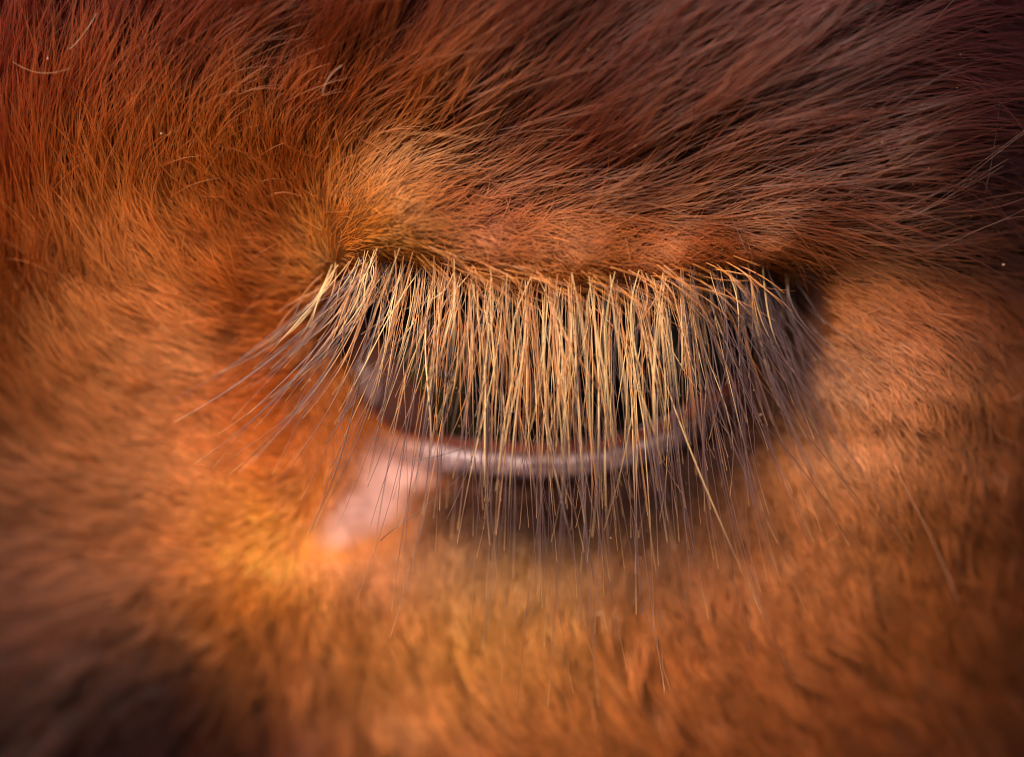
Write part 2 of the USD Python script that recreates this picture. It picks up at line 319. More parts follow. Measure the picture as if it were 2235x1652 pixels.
def curves(path, pts, widths, tint, mat):
    """pts n x k x 3, widths n x k, tint n x k x 3"""
    n, k = pts.shape[:2]
    c = UsdGeom.BasisCurves.Define(stage, path)
    c.CreateTypeAttr('cubic'); c.CreateBasisAttr('catmullRom'); c.CreateWrapAttr('nonperiodic')
    c.CreatePointsAttr(Vt.Vec3fArray.FromNumpy(pts.reshape(-1, 3).astype(np.float32)))
    c.CreateCurveVertexCountsAttr(Vt.IntArray.FromNumpy(np.full(n, k, np.int32)))
    c.CreateWidthsAttr(Vt.FloatArray.FromNumpy(widths.ravel().astype(np.float32)))
    c.SetWidthsInterpolation('vertex')
    paint(c, 'tint', tint.reshape(-1, 3), 'vertex')
    UsdShade.MaterialBindingAPI.Apply(c.GetPrim()).Bind(mat)
    return c


def tube(p, r, sides=5):
    """tapered tube through the points (metres)"""
    t = np.gradient(p, axis=0); t /= np.linalg.norm(t, axis=1, keepdims=True)
    a = np.cross(t, [0.0, 1.0, 0.0]); a /= np.linalg.norm(a, axis=1, keepdims=True)
    b = np.cross(t, a)
    ang = np.arange(sides) * 2 * np.pi / sides
    ring = np.cos(ang)[None, :, None] * a[:, None] + np.sin(ang)[None, :, None] * b[:, None]
    v = (p[:, None] + r[:, None, None] * ring).reshape(-1, 3)
    nr = ring.reshape(-1, 3)
    i, j = np.meshgrid(np.arange(len(p) - 1), np.arange(sides), indexing='ij')
    q = np.stack([i * sides + j, i * sides + (j + 1) % sides, (i + 1) * sides + (j + 1) % sides, (i + 1) * sides + j], -1).reshape(-1, 4)
    f = np.vstack([q[:, [0, 2, 1]], q[:, [0, 3, 2]]])
    caps = [(0, k, k + 1) for k in range(1, sides - 1)] + [((len(p) - 1) * sides, (len(p) - 1) * sides + k + 1, (len(p) - 1) * sides + k) for k in range(1, sides - 1)]
    f = np.vstack([f, np.array(caps)])
    x = v - v.mean(0)
    if np.einsum('ij,ij->i', x[f[:, 0]], np.cross(x[f[:, 1]], x[f[:, 2]])).sum() < 0:
        f = f[:, ::-1]
    return v, f, nr


def mesh(path, v, f, mat, normals=None, smooth=False):
    m = usdkit.mesh(stage, path, (v, f), mat, smooth=smooth)
    if normals is not None:
        m.CreateNormalsAttr(Vt.Vec3fArray.FromNumpy(np.asarray(normals, np.float32)))
        m.SetNormalsInterpolation('vertex')
    return m


# ------------------------------------------------------------------ the animal
ANIMAL = '/World/animal'
tag(UsdGeom.Xform.Define(stage, ANIMAL).GetPrim(), label='ginger long-haired animal, its face close up round one half-closed eye with pale lashes', category='animal')

# skin: rings from inside the lids, over the rim, out past the picture
R0 = np.array([-300.0, -300.0]); R1 = np.array([2540.0, 1960.0])
dirs = CON - EC
with np.errstate(divide='ignore'):
    tx = np.where(dirs[:, 0] > 0, (R1[0] - EC[0]) / dirs[:, 0], (R0[0] - EC[0]) / dirs[:, 0])
    ty = np.where(dirs[:, 1] > 0, (R1[1] - EC[1]) / dirs[:, 1], (R0[1] - EC[1]) / dirs[:, 1])
OUT = EC + dirs * np.minimum(tx, ty)[:, None]
rs = np.r_[np.linspace(0, 0.06, 22), 0.06 + 0.94 * np.linspace(0, 1, 76)[1:] ** 1.35]
rings, hs = [], []
he = height(CON[:, 0], CON[:, 1])
low_c = smooth01((CON[:, 1] - 760) / 120.0)
unit = dirs / np.linalg.norm(dirs, axis=1, keepdims=True)
for inward, drop_up, drop_low in ((95, 9.0, 7.0), (70, 7.0, 5.5), (48, 4.6, 3.4), (34, 3.0, 2.1), (22, 1.8, 1.3), (12, 0.9, 0.6), (5, 0.3, 0.2)):
    rings.append(CON - unit * inward)
    hs.append(he - drop_up * (1 - low_c) - drop_low * low_c)
for r in rs:
    p = CON + (OUT - CON) * r
    rings.append(p); hs.append(height(p[:, 0], p[:, 1]))
ru = np.array(rings); rh = np.array(hs)
NR = len(ru)
skin_v = world(ru[..., 0].ravel(), ru[..., 1].ravel(), rh.ravel())
i, j = np.meshgrid(np.arange(NR - 1), np.arange(NC), indexing='ij')
a, b, c, d = i * NC + j, i * NC + (j + 1) % NC, (i + 1) * NC + (j + 1) % NC, (i + 1) * NC + j
skin_f = np.vstack([np.stack([a, b, c], -1).reshape(-1, 3), np.stack([a, c, d], -1).reshape(-1, 3)])
fn = np.cross(skin_v[skin_f[0, 1]] - skin_v[skin_f[0, 0]], skin_v[skin_f[0, 2]] - skin_v[skin_f[0, 0]])
mid = NR // 2 * NC * 2
fn = np.cross(skin_v[skin_f[mid // 2, 1]] - skin_v[skin_f[mid // 2, 0]], skin_v[skin_f[mid // 2, 2]] - skin_v[skin_f[mid // 2, 0]])
if fn[1] > 0:
    skin_f = skin_f[:, ::-1]


def skin_tint(u, v):
    d, low, e = edge(u, v)
    base = look(FURC, u, v) * (0.22 + 0.24 * smooth01((v - 560) / 120))[..., None]  # skin darkened to paint the shade in gaps between hairs
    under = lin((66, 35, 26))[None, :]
    k = (low * smooth01((170 - d) / 70) * smooth01((u - 830) / 120))[..., None]  # dark bare skin of the lower lid, with its crease shade painted in
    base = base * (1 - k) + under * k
    k = (smooth01((e[..., 0] - 1600) / 70) * smooth01((95 - d) / 50) * smooth01((e[..., 1] - 600) / 20))[..., None]  # dark skin of the outer corner, widened to paint in the socket shadow
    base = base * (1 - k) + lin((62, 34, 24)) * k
    pink = lin((218, 158, 144))[None, :]
    near = bare_patch(u, v, 2.6, 1.2)[..., None]
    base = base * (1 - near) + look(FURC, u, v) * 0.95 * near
    k = bare_patch(u, v, 1.55, 1.3)
    base = base * (1 - k[..., None]) + pink * k[..., None]
    rim = low * np.exp(-((d - 25) / (22.0 + 12 * smooth01((1050 - e[..., 0]) / 150))) ** 4) * smooth01((e[..., 0] - 860) / 130) * smooth01((1590 - e[..., 0]) / 330)
    rim = rim * (0.3 + 0.7 * smooth01(1.9 * meshkit.fbm(np.stack([u, v, 0 * u], -1) / 26.0, 3, 5) - 0.35))
    base = base * (1 - rim[..., None]) + lin((216, 178, 180))[None, :] * rim[..., None]
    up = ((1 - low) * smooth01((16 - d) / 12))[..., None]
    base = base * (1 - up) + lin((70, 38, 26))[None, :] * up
    return base, np.maximum(rim, k * 0.3), low


su, sv = ru[..., 0].ravel(), ru[..., 1].ravel()
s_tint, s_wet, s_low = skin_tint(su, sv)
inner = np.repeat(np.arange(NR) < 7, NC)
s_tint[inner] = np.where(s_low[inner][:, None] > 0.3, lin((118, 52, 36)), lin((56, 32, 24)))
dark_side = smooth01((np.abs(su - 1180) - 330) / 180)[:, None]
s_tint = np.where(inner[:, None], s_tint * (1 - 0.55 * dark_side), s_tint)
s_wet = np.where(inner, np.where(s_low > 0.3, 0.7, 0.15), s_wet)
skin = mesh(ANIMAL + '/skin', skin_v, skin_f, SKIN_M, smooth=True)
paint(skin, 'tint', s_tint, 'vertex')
paint(skin, 'wet', s_wet, 'vertex')

# eyeball, iris, pupil, cornea
import trimesh


def ball(cu, cv, ch, rx, ry, rz, sub=4):
    s = trimesh.creation.icosphere(subdivisions=sub)
    c0 = world(np.array([cu]), np.array([cv]), np.array([ch]))[0]
    return np.array(s.vertices) * np.array([rx, ry, rz]) * 1e-3 + c0, np.array(s.faces), np.array(s.vertices)


EYE = (1215.0, 800.0, -20.0)
v_, f_, n_ = ball(*EYE, 25.5, 16.6, 18.5)
eye = mesh(ANIMAL + '/eyeball', v_, f_, plain('eye_white_look', (44, 27, 19), 0.55, specular_ior_level=0.15), smooth=True)


def cap(path, half_u, half_v, proud, mat, power=2.0):
    """a piece of the eyeball's surface, lifted a little"""
    rr, tt = np.linspace(0, 1, 16), np.linspace(0, 2 * np.pi, 72, endpoint=False)
    r, t = np.meshgrid(rr, tt, indexing='ij')
    se = (np.abs(np.cos(t)) ** power + np.abs(np.sin(t)) ** power) ** (-1 / power)
    x, z = r * se * half_u * np.cos(t), r * se * half_v * np.sin(t)
    y = (16.6 + proud) * np.sqrt(np.clip(1 - (x / (25.5 + proud)) ** 2 - (z / (18.5 + proud)) ** 2, 0, 1))
    c0 = world(np.array([EYE[0]]), np.array([EYE[1]]), np.array([EYE[2]]))[0]
    p = np.stack([x, -y, z], -1).reshape(-1, 3) * 1e-3 + c0
    i, j = np.meshgrid(np.arange(15), np.arange(72), indexing='ij')
    q = np.stack([i * 72 + j, i * 72 + (j + 1) % 72, (i + 1) * 72 + (j + 1) % 72, (i + 1) * 72 + j], -1).reshape(-1, 4)
    return mesh(path, p, np.vstack([q[:, [0, 2, 1]], q[:, [0, 3, 2]]]), mat, smooth=True)


iris_m = usdkit.material(stage, '/World/Looks/iris_look', {
    'g': ('geometry', {}), 'mp': ('mapping', {'scale': (1.0, 0.3, 1.0)}), 'n': ('noise_texture', {'scale': 700.0, 'detail': 3.0}),
    'c': ('rgb_ramp', {'ramp': [(0.3, tuple(lin((30, 22, 8)))), (0.7, tuple(lin((76, 60, 22))))]}), 'p': ('principled_bsdf', {'roughness': 0.5, 'specular_ior_level': 0.1})},
    [('g.position', 'mp.vector'), ('mp.vector', 'n.vector'), ('n.fac', 'c.fac'), ('c.color', 'p.base_color')], surface='p.BSDF')
cap(ANIMAL + '/eyeball/iris', 16.5, 13.0, 0.08, iris_m)
cap(ANIMAL + '/eyeball/pupil', 9.6, 6.2, 0.16, plain('pupil_look', (10, 8, 7), 0.5, specular_ior_level=0.1), 2.6)
cornea_m = usdkit.material(stage, '/World/Looks/cornea_look', {
    'f': ('fresnel', {'IOR': 1.22}), 't': ('transparent_bsdf', {'color': (0.97, 0.97, 0.97)}), 'g': ('glossy_bsdf', {'roughness': 0.06, 'color': (1.0, 1.0, 1.0)}), 'm': ('mix_closure', {})},
    [('f.fac', 'm.fac'), ('t.BSDF', 'm.closure1'), ('g.BSDF', 'm.closure2')], surface='m.closure')
cap(ANIMAL + '/eyeball/cornea', 18.0, 14.0, 0.6, cornea_m)

# inner corner: third eyelid, and the wet line where the lower lid meets the eye


def pad(path, outline, h_of, mat, swell=0.9):
    con = closed_spline(np.array(outline, float), 72)
    mid = con.mean(0)
    rr = np.linspace(0, 1, 12)
    P, Hh = [], []
    for r in rr:
        p = mid + (con - mid) * r
        P.append(p); Hh.append(h_of(p[:, 0], p[:, 1]) + swell * math.sqrt(max(0.0, 1 - r ** 2.5)) - (1.2 if r == 1 else 0))
    P, Hh = np.array(P), np.array(Hh)
    i, j = np.meshgrid(np.arange(11), np.arange(72), indexing='ij')
    q = np.stack([i * 72 + j, i * 72 + (j + 1) % 72, (i + 1) * 72 + (j + 1) % 72, (i + 1) * 72 + j], -1).reshape(-1, 4)
    v = world(P[..., 0].ravel(), P[..., 1].ravel(), Hh.ravel())
    f = np.vstack([q[:, [0, 2, 1]], q[:, [0, 3, 2]]])
    n = np.cross(v[f[400, 1]] - v[f[400, 0]], v[f[400, 2]] - v[f[400, 0]])
    return mesh(path, v, f if n[1] < 0 else f[:, ::-1], mat, smooth=True)


def eye_h(u, v):
    x, z = (u - EYE[0]) * K * 1e3, (v - EYE[1]) * K * 1e3
    return EYE[2] + 16.6 * np.sqrt(np.clip(1 - (x / 25.5) ** 2 - (z / 18.5) ** 2, 0.02, 1))


wet = {'specular_ior_level': 0.4, 'coat_weight': 0.1, 'subsurface_weight': 0.3, 'subsurface_scale': 0.001}
pad(ANIMAL + '/third_eyelid', [(748, 680), (800, 700), (850, 760), (905, 830), (950, 900), (960, 950), (900, 955), (830, 925), (775, 850), (750, 760)], lambda u, v: np.maximum(eye_h(u, v), -6.2 + 0 * u) + 0.1, plain('third_eyelid_look', (84, 42, 31), 0.6, specular_ior_level=0.2, subsurface_weight=0.3, subsurface_scale=0.001), 0.8)
pad(ANIMAL + '/tear_gland', [(780, 790), (815, 800), (840, 840), (838, 880), (812, 895), (785, 860)], lambda u, v: np.maximum(eye_h(u, v), -6.2 + 0 * u) + 0.6, plain('tear_gland_look', (116, 80, 76), 0.4, **wet), 0.9)

# a thin wet edge along the eye above the lower rim
sel = (CON[:, 1] > 850) & (CON[:, 0] > 960) & (CON[:, 0] < 1560)
line = (CON - unit * 27)[sel]
line = line[np.argsort(line[:, 0])]
lh = eye_h(line[:, 0], line[:, 1])
lh = np.maximum(lh, height(CON[sel][:, 0], CON[sel][:, 1])[np.argsort(CON[sel][:, 0])] - 1.75)
pv, pf, pn = tube(world(line[:, 0], line[:, 1], lh + 0.05), (0.08 + 0.18 * np.sin(np.linspace(0, np.pi, len(line))) * (0.5 + meshkit.noise(np.stack([line[:, 0], line[:, 1], lh], -1) / 30.0))) * 1e-3, 7)
m = mesh(ANIMAL + '/tear_line', pv, pf, plain('tear_line_look', (150, 108, 108), 0.3, **wet), normals=pn)

# ------------------------------------------------------------------ fur
rng = np.random.default_rng(7)
KEYS = 9


def trace(u0, v0, length, n):
    """follow the lie of the hair"""
    p = np.empty((len(u0), n, 2)); p[:, 0, 0], p[:, 0, 1] = u0, v0
    ds = length / (n - 1)
    for k in range(1, n):
        q = p[:, k - 1]
        w = look(FLOWF, q[:, 0], q[:, 1])
        w /= np.linalg.norm(w, axis=1, keepdims=True) + 1e-9
        p[:, k, 0] = q[:, 0] + w[:, 0] * ds
        p[:, k, 1] = q[:, 1] - w[:, 1] * ds
    return p


def scatter(n, density):
    """n roots over the whole face, thinned by density(u, v) <= 1, spread evenly"""
    k = np.arange(n)
    u = -230 + 2640 * ((k * 0.7548776662466927 + 0.37) % 1.0) + rng.normal(0, 6, n)
    v = -230 + 2100 * ((k * 0.5698402909980532 + 0.11) % 1.0) + rng.normal(0, 6, n)
    keep = rng.random(n) < density(u, v)
    keep &= ~contains_xy(open_poly, u, v)
    return u[keep], v[keep]


def region(u, v):
    """0 forehead, 1 upper eyelid, 2 cheek, 3 side of the nose"""
    lid_top = np.interp(u, [620, 740, 800, 900, 1100, 1400, 1700, 1900], [600, 450, 380, 370, 440, 490, 520, 560])
    mid = np.interp(u, [0, 600, 740, 1750, 2000, 2235], [520, 520, 600, 600, 600, 620])
    r = np.where(v < mid, 0, np.where(u < np.interp(v, [600, 900, 1250, 1700], [740, 760, 780, 560]), 3, 2))
    return np.where((v > lid_top) & (v < 670) & (u > 720) & (u < 1780), 1, r)


# guides
gU, gV = scatter(5200, lambda u, v: np.clip(60.0 / look(SHAPEF, u, v)[:, 0], 0.16, 1.0))
gs = look(SHAPEF, gU, gV)
gL = gs[:, 0] * rng.uniform(0.75, 1.25, len(gU))
ug = rng.normal(0, 1, (len(gU), 2))
GP = trace(gU, gV, gL, KEYS)
rot = np.radians(rng.normal(0, 1, len(gU)) * gs[:, 3] * 0.55)
G_LIFT = rng.gamma(2.6, 0.385, len(gU))
G_TONE = np.exp(rng.normal(0, 1, len(gU)) * (0.10 + 0.07 * smooth01((gV - 600) / 200)))
bend = np.radians(rng.normal(0, 6, len(gU)))
s_ = np.linspace(0, 1, KEYS)


def swing(p, angle):
    """turn each path about its root; angle n or n x k"""
    o = p - p[:, :1]
    ang = angle[:, None] if angle.ndim == 1 else angle
    c, s = np.cos(ang), np.sin(ang)
    return p[:, :1] + np.stack([o[..., 0] * c - o[..., 1] * s, o[..., 0] * s + o[..., 1] * c], -1)


GP = swing(GP, rot[:, None] + bend[:, None] * s_)
g_tree = cKDTree(np.stack([gU, gV], 1))


def fur(u, v, width, fly=0.04, seed=0):
    r = np.random.default_rng(seed)
    n = len(u)
    sh = look(SHAPEF, u, v)
    _, near = g_tree.query(np.stack([u, v], 1), k=3)
    pick = near[np.arange(n), r.choice(3, n, p=[0.72, 0.19, 0.09])]
    L = sh[:, 0] * np.clip(r.normal(1.0, 0.22, n), 0.45, 1.6)
    scale = L / gL[pick]
    path = GP[pick] - GP[pick][:, :1]
    # too long or short: the guide's shape scaled
    path = path * scale[:, None, None]
    root = np.stack([u, v], 1)
    off = (root - np.stack([gU[pick], gV[pick]], 1))
    cl = np.clip(sh[:, 1] * r.uniform(0.6, 1.3, n), 0, 0.92)
    loose = r.random(n) < fly
    cl[loose] *= 0.15
    own = root[:, None] + path
    pull = -off[:, None] * (cl[:, None] * s_ ** 0.8)[..., None]
    p = own + np.clip(pull, -60, 60)
    jit = np.radians(r.normal(0, 1, n) * sh[:, 3] * np.where(loose, 2.6, 0.55))
    curl = np.radians(r.normal(0, 1, n) * sh[:, 3] * np.where(loose, 1.3, 0.7))
    p = swing(p, jit[:, None] + curl[:, None] * s_)
    wob = r.normal(0, 1, (n, 2)) * L[:, None] * 0.006
    p += np.sin(s_[None] * np.pi * 2 * r.uniform(0.5, 1.2, n)[:, None] + r.uniform(0, 6.28, n)[:, None])[..., None] * wob[:, None] * s_[:, None]
    lift = L * K * 1e3 * sh[:, 2] * (0.6 * G_LIFT[pick] + 0.4 * r.gamma(3.0, 0.33, n)) * np.where(loose, 1.7, 1.0)
    h = look(HG, p[..., 0], p[..., 1])[..., 0]
    h0 = h[:, :1]
    # hair bridges dips it lies across: never sinks below a share of its root's slope
    prof = s_ * (1.55 - 0.75 * s_)
    hh = np.maximum(h, h * 0.75 + 0.25 * h0) + lift[:, None] * prof - 0.12 * (1 - s_)
    P = world(p[..., 0], p[..., 1], hh)
    w = width * np.exp(r.normal(0, 0.16, n))[:, None] * (1 - 0.75 * s_ ** 3)[None]
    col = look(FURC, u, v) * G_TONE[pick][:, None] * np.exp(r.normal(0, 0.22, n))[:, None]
    pk = (0.75 * bare_patch(u, v) ** 0.7)[:, None]
    col = col * (1 - pk) + lin((226, 150, 112)) * pk
    hue = np.exp(r.normal(0, 0.05, (n, 1)) * np.array([[-0.4, 0.6, 1.3]]))
    col = np.clip(col * hue, 0.002, 0.92)
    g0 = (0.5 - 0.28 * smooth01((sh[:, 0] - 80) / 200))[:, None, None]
    grad = g0 + (1.1 - g0) * smooth01(s_ * 1.4)[None, :, None]  # roots painted darker to deepen the shade between hairs
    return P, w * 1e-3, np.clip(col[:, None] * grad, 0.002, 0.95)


def dens(u, v):
    L = look(SHAPEF, u, v)[:, 0]
    inside = (u > -150) & (u < 2390) & (v > -170) & (v < 1830)
    return (np.clip(75.0 / L, 0.17, 1.0) ** 0.95) * (1 - bare_patch(u, v)) ** 1.6 * (0.95 + 0.05 * smooth01((v - 600) / 200)) * (1 - bare(u, v)) * np.where(inside, 1.0, 0.35)


NAMES = ('forehead_fur', 'upper_eyelid_fur', 'cheek_fur', 'nose_side_fur')
LABELS = ('long reddish brown hair of the forehead', 'short golden hair of the upper eyelid', 'short orange brown hair of the cheek', 'soft blurred ginger hair beside the nose')
U, V = scatter(175000, dens)
reg = region(U, V)
for k in range(4):
    q = reg == k
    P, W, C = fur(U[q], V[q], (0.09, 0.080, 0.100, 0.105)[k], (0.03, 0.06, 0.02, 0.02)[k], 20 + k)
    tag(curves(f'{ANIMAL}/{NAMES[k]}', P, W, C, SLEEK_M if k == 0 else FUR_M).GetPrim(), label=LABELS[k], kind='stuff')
print('hairs', len(U), [int((reg == k).sum()) for k in range(4)], 'guides', len(gU))

# ------------------------------------------------------------------ eyelashes
LASH = np.array([  # root u, tip du, tip dv of a full-length lash there
    (700, -270, 215), (730, -240, 255), (770, -210, 310), (810, -190, 380), (850, -170, 450), (900, -130, 470), (950, -85, 480), (1000, -62, 500), (1060, -42, 520), (1110, -20, 540), (1160, 0, 560), (1210, 6, 580),
    (1260, 14, 580), (1310, 26, 560), (1360, 42, 560), (1410, 48, 570), (1460, 60, 560), (1510, 80, 540), (1560, 112, 520), (1610, 140, 480), (1650, 155, 410), (1690, 165, 330), (1720, 150, 240), (1745, 130, 160)], float)
LID_U = np.array([700, 740, 790, 860, 950, 1050, 1150, 1300, 1450, 1560, 1650, 1715, 1745], float)
LID_V = np.array([640, 612, 588, 580, 595, 626, 644, 640, 630, 616, 612, 632, 668], float)
NK = 11
tk = np.linspace(0, 1, NK)
lr = np.random.default_rng(11)
GOLD, AMBER, MAUVE, TIPC, UMBER = lin((242, 190, 128)), lin((206, 130, 70)), lin((98, 68, 66)), lin((206, 150, 96)), lin((66, 42, 36))


def lash(ru_, long_, spread, drop, wide, cross=0.0, dark=0.5, bow=1.0):
    rv = np.interp(ru_, LID_U, LID_V) - drop
    du = np.interp(ru_, LASH[:, 0], LASH[:, 1]) * long_ + spread
    dv = np.interp(ru_, LASH[:, 0], LASH[:, 2]) * long_ + drop
    r0 = np.array([ru_, rv])
    tip = r0 + [du, dv]
    side = (ru_ - 1200) / 520.0
    ctl = r0 + [du * lr.uniform(0.16, 0.42) + lr.normal(0, 7), dv * lr.uniform(0.42, 0.56)]
    t = tk[:, None]
    p = (1 - t) ** 2 * r0 + 2 * t * (1 - t) * ctl + t ** 2 * tip
    p[:, 0] += (cross + lr.normal(0, 0.35)) * np.sin(tk * np.pi) * 20 + lr.normal(0, 5) * np.sin(tk * 2 * np.pi)
    h0 = float(look(HG, np.array([ru_]), np.array([rv]))[0, 0])
    out = lr.uniform(2.2, 4.6) * min(1.0, long_ + 0.25) * (1 - 0.35 * abs(side))
    htip = h0 + out * (1 + lr.uniform(-0.5, 0.5)) * 0.6 + (long_ > 0.95) * (lr.uniform(-1.5, 1.0) if lr.random() < 0.8 else lr.uniform(1.0, 4.5))
    hc = h0 + out * 1.2
    h = (1 - tk) ** 2 * (h0 - 0.3) + 2 * tk * (1 - tk) * hc + tk ** 2 * htip
    hs_ = look(HG, p[:, 0], p[:, 1])[:, 0]
    h = np.maximum(h, hs_ + 0.35 + 0.5 * tk)
    rad = wide * 0.5e-3 * np.clip(0.82 + 0.5 * tk - 0.25 * tk ** 2, 0, 1.1) * (1 - 0.5 * smooth01((tk - 0.45) / 0.55))
    turn = np.clip((0.50 - 0.44 * dark + lr.normal(0, 0.12)) / max(long_, 0.7), 0.0, 0.68)
    k1 = smooth01((tk - turn) / 0.30)[:, None]
    if ru_ > 1540 and lr.random() < 0.8:
        dark = max(dark, 0.95)
    root_c = GOLD if lr.random() < (0.62 if wide > 0.09 else 0.35) else AMBER
    if lr.random() < 0.05 + 1.1 * max(0.0, dark - 0.3):
        root_c = (MAUVE if lr.random() < 0.45 else UMBER) * 0.9
    col = (root_c * (1 - k1) + MAUVE * k1) * math.exp(lr.normal(0, 0.14))
    k2 = smooth01((tk - 0.86) / 0.12)[:, None] * (0.8 if lr.random() < 0.7 else 0.0)
    col = col * (1 - k2) + TIPC * k2
    return p, h, rad, np.clip(col, 0, 0.95)


def put_lash(path, parts, sides=5):
    V_, F_, N_, C_, n0 = [], [], [], [], 0
    for p, h, rad, col in parts:
        v, f, nr = tube(world(p[:, 0], p[:, 1], h), rad, sides)
        V_.append(v); F_.append(f + n0); N_.append(nr); C_.append(np.repeat(col, sides, 0)); n0 += len(v)
    m = mesh(path, np.vstack(V_), np.vstack(F_), LASH_M, normals=np.vstack(N_))
    paint(m, 'tint', np.vstack(C_), 'vertex')
    return m


lash_rng = lr
n_big = 300
pos = np.sort(705 + 1030 * ((np.arange(n_big) + lr.uniform(-0.6, 0.6, n_big)) / n_big))
pos = np.where((pos < 790) & (np.arange(n_big) % 3 > 0), lr.uniform(800, 1650, n_big), pos)
# tufts: lashes lean together in small groups
tuft = np.interp(pos, np.linspace(680, 1760, 70), lr.normal(0, 32, 70))
for k, x in enumerate(pos):
    mid_w = math.exp(-abs((x - 1140) / 380.0) ** 4)
    long_ = float(np.clip(lr.choice([0.64, 0.9, 1.12, 1.42], p=[0.22, 0.32, 0.32, 0.14]) * lr.normal(1, 0.13), 0.4, 1.12 if x < 830 else 1.55))
    dark = float(np.clip(0.95 - 0.78 * mid_w + lr.normal(0, 0.16), 0, 1))
    sp = (tuft[k] + lr.normal(0, 26) + (lr.normal(0, 75) if lr.random() < 0.22 else 0)) * (0.5 + long_ * 0.6)
    pr = lash(x, long_, sp, lr.uniform(-14, 14), lr.choice([0.075, 0.095, 0.12, 0.15], p=[.27, .36, .28, .09]) * (0.75 + 0.25 * mid_w) * (0.72 if long_ > 1.3 else 1.0), cross=lr.normal(0, 0.3), dark=dark)
    m = put_lash(numbered(ANIMAL, 'eyelash'), [pr])
fine = []
for k in range(340):
    x = lr.uniform(705, 1735)
    mid_w = math.exp(-abs((x - 1140) / 390.0) ** 4)
    fine.append(lash(x, float(np.clip(lr.normal(0.55, 0.24), 0.12, 1.15)), lr.normal(0, 50), lr.uniform(-10, 46), lr.uniform(0.06, 0.11), cross=lr.normal(0, 0.6), dark=float(np.clip(0.8 - 0.6 * mid_w + lr.normal(0, 0.2), 0, 1))))
tag(put_lash(ANIMAL + '/fine_lashes', fine, 4).GetPrim(), kind='stuff', label='finer short lashes between the long ones')

# thin hairs of the lid that hang over the roots of the lashes, and dark ones lying across them
hang = []
for k in range(140):
    x = lr.uniform(900, 1600)
    v0 = np.interp(x, LID_U, LID_V) - lr.uniform(5, 60)
    L = lr.uniform(60, 170) * (1.5 if lr.random() < 0.12 else 1.0)
    a0 = math.radians(lr.normal(-28, 14)); a1 = a0 + math.radians(lr.normal(-18, 14))
    ang = a0 + (a1 - a0) * tk
    p = np.array([x, v0]) + np.cumsum(np.stack([np.cos(ang), -np.sin(ang)], 1) * L / NK, 0)
    hb = look(HG, p[:, 0], p[:, 1])[:, 0]
    h = np.maximum(hb[0] + (lr.uniform(1.5, 4.5)) * np.sin(tk * 1.7), hb + 0.2)
    rad = lr.uniform(0.06, 0.10) * 0.5e-3 * (1 - 0.7 * tk ** 2)
    c = lin((206, 126, 60)) if lr.random() < 0.75 else lin((120, 62, 30))
    hang.append((p, h, rad, np.repeat((c * math.exp(lr.normal(0, 0.15)))[None], NK, 0)))
tag(put_lash(ANIMAL + '/hanging_lid_hairs', hang, 4).GetPrim(), kind='stuff', label='thin orange hairs of the lid hanging over the lash roots')
for pts_, hh_ in (([(826, 806), (880, 838), (960, 856), (1060, 850)], 6.5), ([(1095, 908), (1150, 890), (1230, 868), (1290, 840)], 7.5), ([(1370, 845), (1440, 858), (1500, 866), (1545, 868)], 7.0),
                  ([(905, 1004), (960, 994), (1030, 970), (1085, 938)], 6.0), ([(830, 1180), (880, 1140), (960, 1080), (1040, 1000)], 5.0), ([(1700, 900), (1770, 960), (1850, 1060), (1960, 1180)], 3.0),
                  ([(1640, 905), (1720, 985), (1800, 1090), (1890, 1205)], 3.2)):
    from scipy.interpolate import CubicSpline
    q = CubicSpline(np.linspace(0, 1, 4), np.array(pts_, float))(tk)
    m = put_lash(numbered(ANIMAL, 'crossing_hair'), [(q, np.full(NK, hh_) + 0.4 * np.sin(tk * 5), np.full(NK, 0.045e-3) * (1 - 0.6 * tk), np.repeat(lin((70, 42, 34))[None], NK, 0))], 5)

# ------------------------------------------------------------------ things caught in the coat
STRAW_M = plain('straw_look', (164, 116, 82), 0.6)
FLECK_M = plain('fleck_look', (190, 150, 120), 0.7)


def strand(name, pts_, lift_, wide, mat, label, category):
    q = CubicSpline(np.linspace(0, 1, len(pts_)), np.array(pts_, float))(np.linspace(0, 1, 16))
    h = look(HG, q[:, 0], q[:, 1])[:, 0] + lift_
    v, f, nr = tube(world(q[:, 0], q[:, 1], h), wide * 0.5e-3 * (0.55 + 0.45 * np.sin(np.linspace(0.3, 2.8, 16))), 6)
    v = v + (meshkit.noise(v * 4000)[:, None] - 0.5) * nr * wide * 0.25e-3
    m = mesh(numbered('/World', name), v, f, mat, normals=nr)
    tag(m.GetPrim(), label=label, category=category)
    if category == 'hair':
        tag(m.GetPrim(), group='loose pale hairs lying on the coat')


strand('straw_fragment', [(150, 108), (172, 88), (196, 55), (210, 30)], 2.6, 0.075, STRAW_M, 'short dry pale straw fragment standing in the long hair at the upper left', 'straw')
strand('loose_hair', [(28, 136), (70, 156), (110, 160), (152, 150)], 3.2, 0.045, STRAW_M, 'single loose pale hair curling across the long red hair at the left edge', 'hair')
strand('loose_hair', [(704, 208), (712, 180), (728, 158), (748, 142)], 3.2, 0.06, plain('loose_hair_tan_look', (190, 140, 110), 0.5), 'single thick loose pale hair bent like a hook above the brow', 'hair')
strand('loose_hair', [(1952, 1015), (1990, 1090), (2040, 1190), (2090, 1310)], 2.2, 0.09, plain('loose_hair_look', (190, 130, 96), 0.5), 'single long pale hair lying down the cheek right of the eye', 'hair')
strand('loose_hair', [(872, 292), (940, 293), (1000, 298), (1040, 306)], 4.5, 0.05, plain('loose_hair_gold_look', (214, 140, 80), 0.5), 'single straight golden hair lying flat above the brow', 'hair')

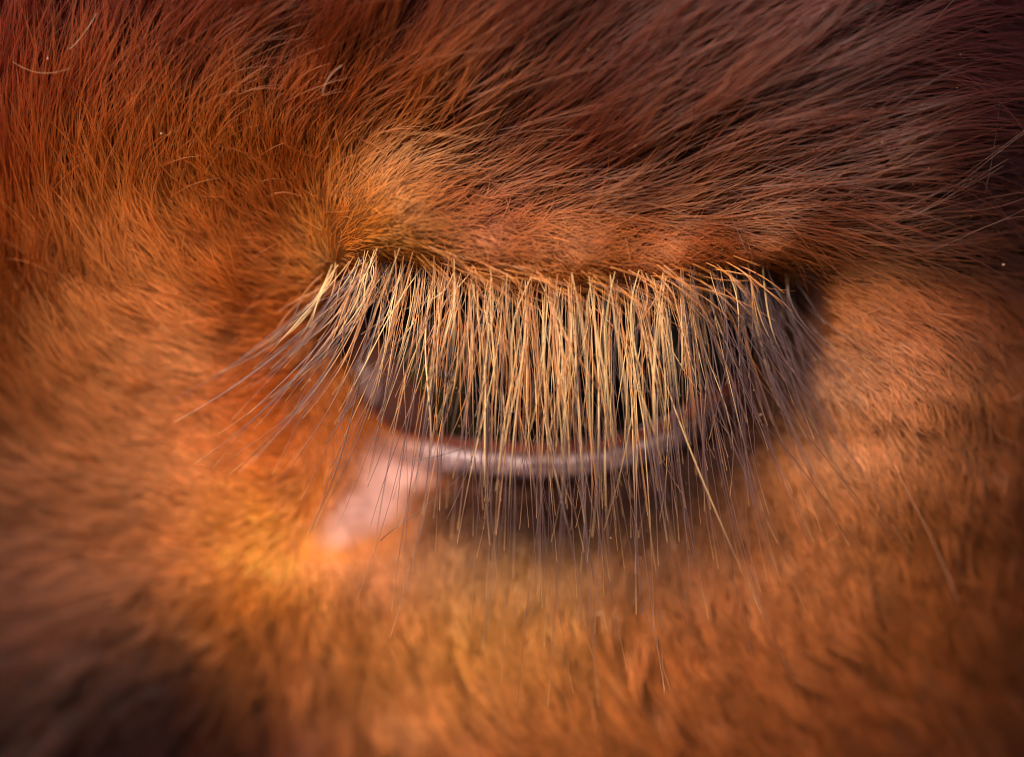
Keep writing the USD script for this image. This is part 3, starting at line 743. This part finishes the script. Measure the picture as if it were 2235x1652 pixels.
fl_ = trimesh.creation.icosphere(subdivisions=1)
fr = np.random.default_rng(3)


def fleck(u, v, h, size):
    q = np.array(fl_.vertices) * fr.uniform(0.55, 1.3, 3)
    q = q * (0.8 + 0.5 * meshkit.noise(np.array(fl_.vertices) * 1.7 + u)[:, None]) * size * 0.5e-3
    return q + world(np.array([u]), np.array([v]), np.array([h]))[0], np.array(fl_.faces)


for u, v, lift_, size, label in ((104, 128, 3.0, 0.22, 'small white dust fleck in the long red hair beside the straw fragment'), (952, 908, None, 0.2, 'white oblong dust fleck stuck on a lash low at the left of the eye'), (676, 830, None, 0.18, 'white dust fleck on a lash fanning out at the inner corner'),
                                (1016, 690, None, 0.18, 'white dust fleck at the roots of the lashes left of the pupil'), (1308, 1338, 0.9, 0.3, 'pale blurred dust fleck on the cheek fur below the lash tips'), (352, 292, 2.4, 0.16, 'white dust fleck in the ginger hair left of the brow'),
                                (2190, 578, 3.0, 0.24, 'pale dust fleck in the dark hair at the right edge'), (1660, 905, None, 0.16, 'white dust fleck on a dark lash at the outer corner')):
    h = look(HG, np.array([u]), np.array([v]))[0, 0] + lift_ if lift_ is not None else 8.0
    vv, ff = fleck(u, v, h, size)
    tag(mesh(numbered('/World', 'dust_fleck'), vv, ff, FLECK_M, smooth=True).GetPrim(), label=label, category='dust fleck', group='dust flecks caught in the hair')
V_, F_, n0 = [], [], 0
for k in range(190):
    if k < 120:
        u = fr.uniform(1300, 2235) if k < 90 else fr.uniform(0, 1300)
        v = fr.uniform(30, 560)
        h = look(HG, np.array([u]), np.array([v]))[0, 0] + fr.uniform(1.0, 4.0)
    else:
        u, v = fr.normal(1180, 240), fr.uniform(820, 1260)
        h = fr.uniform(5.0, 8.0)
    vv, ff = fleck(u, v, h, fr.choice([0.05, 0.08, 0.12], p=[.5, .35, .15]))
    V_.append(vv); F_.append(ff + n0); n0 += len(vv)
tag(mesh('/World/dust', np.vstack(V_), np.vstack(F_), FLECK_M, smooth=True).GetPrim(), label='fine pale dust sprinkled over the hair and lashes', category='dust', kind='stuff')

far = []
for pts_ in ([(1900, 490), (2010, 440), (2120, 370), (2250, 275)], [(1850, 500), (1980, 468), (2090, 420), (2190, 362)], [(1880, 500), (2000, 470), (2120, 440), (2250, 418)], [(1900, 545), (2020, 535), (2140, 500), (2250, 450)], [(1700, 480), (1850, 440), (2000, 385), (2180, 318)], [(1820, 520), (1950, 485), (2060, 440), (2140, 404)],
             [(1700, 395), (1860, 340), (1990, 290), (2080, 240)], [(1780, 330), (1920, 300), (2050, 275), (2160, 262)], [(1640, 455), (1800, 430), (1950, 425), (2070, 410)]):
    for rpt in range(2):
        q = CubicSpline(np.linspace(0, 1, 4), np.array(pts_, float) + fr.normal(0, 9, (4, 2)) * (rpt > 0) + fr.normal(0, 22, 2) * (rpt > 0))(tk)
        hb = look(HG, q[:, 0], q[:, 1])[:, 0]
        h = np.maximum(hb + 1.2 + 2.0 * tk, 3.4 + 1.2 * tk + fr.normal(0, 0.4))
        far.append((q, h, np.full(NK, 0.020e-3) * (1 - 0.55 * tk), np.repeat((lin((116, 70, 52)) * math.exp(fr.normal(0, .2)))[None], NK, 0)))
tag(put_lash(ANIMAL + '/stray_brow_hairs', far, 4).GetPrim(), kind='stuff', label='long single hairs sweeping off the forehead to the right')
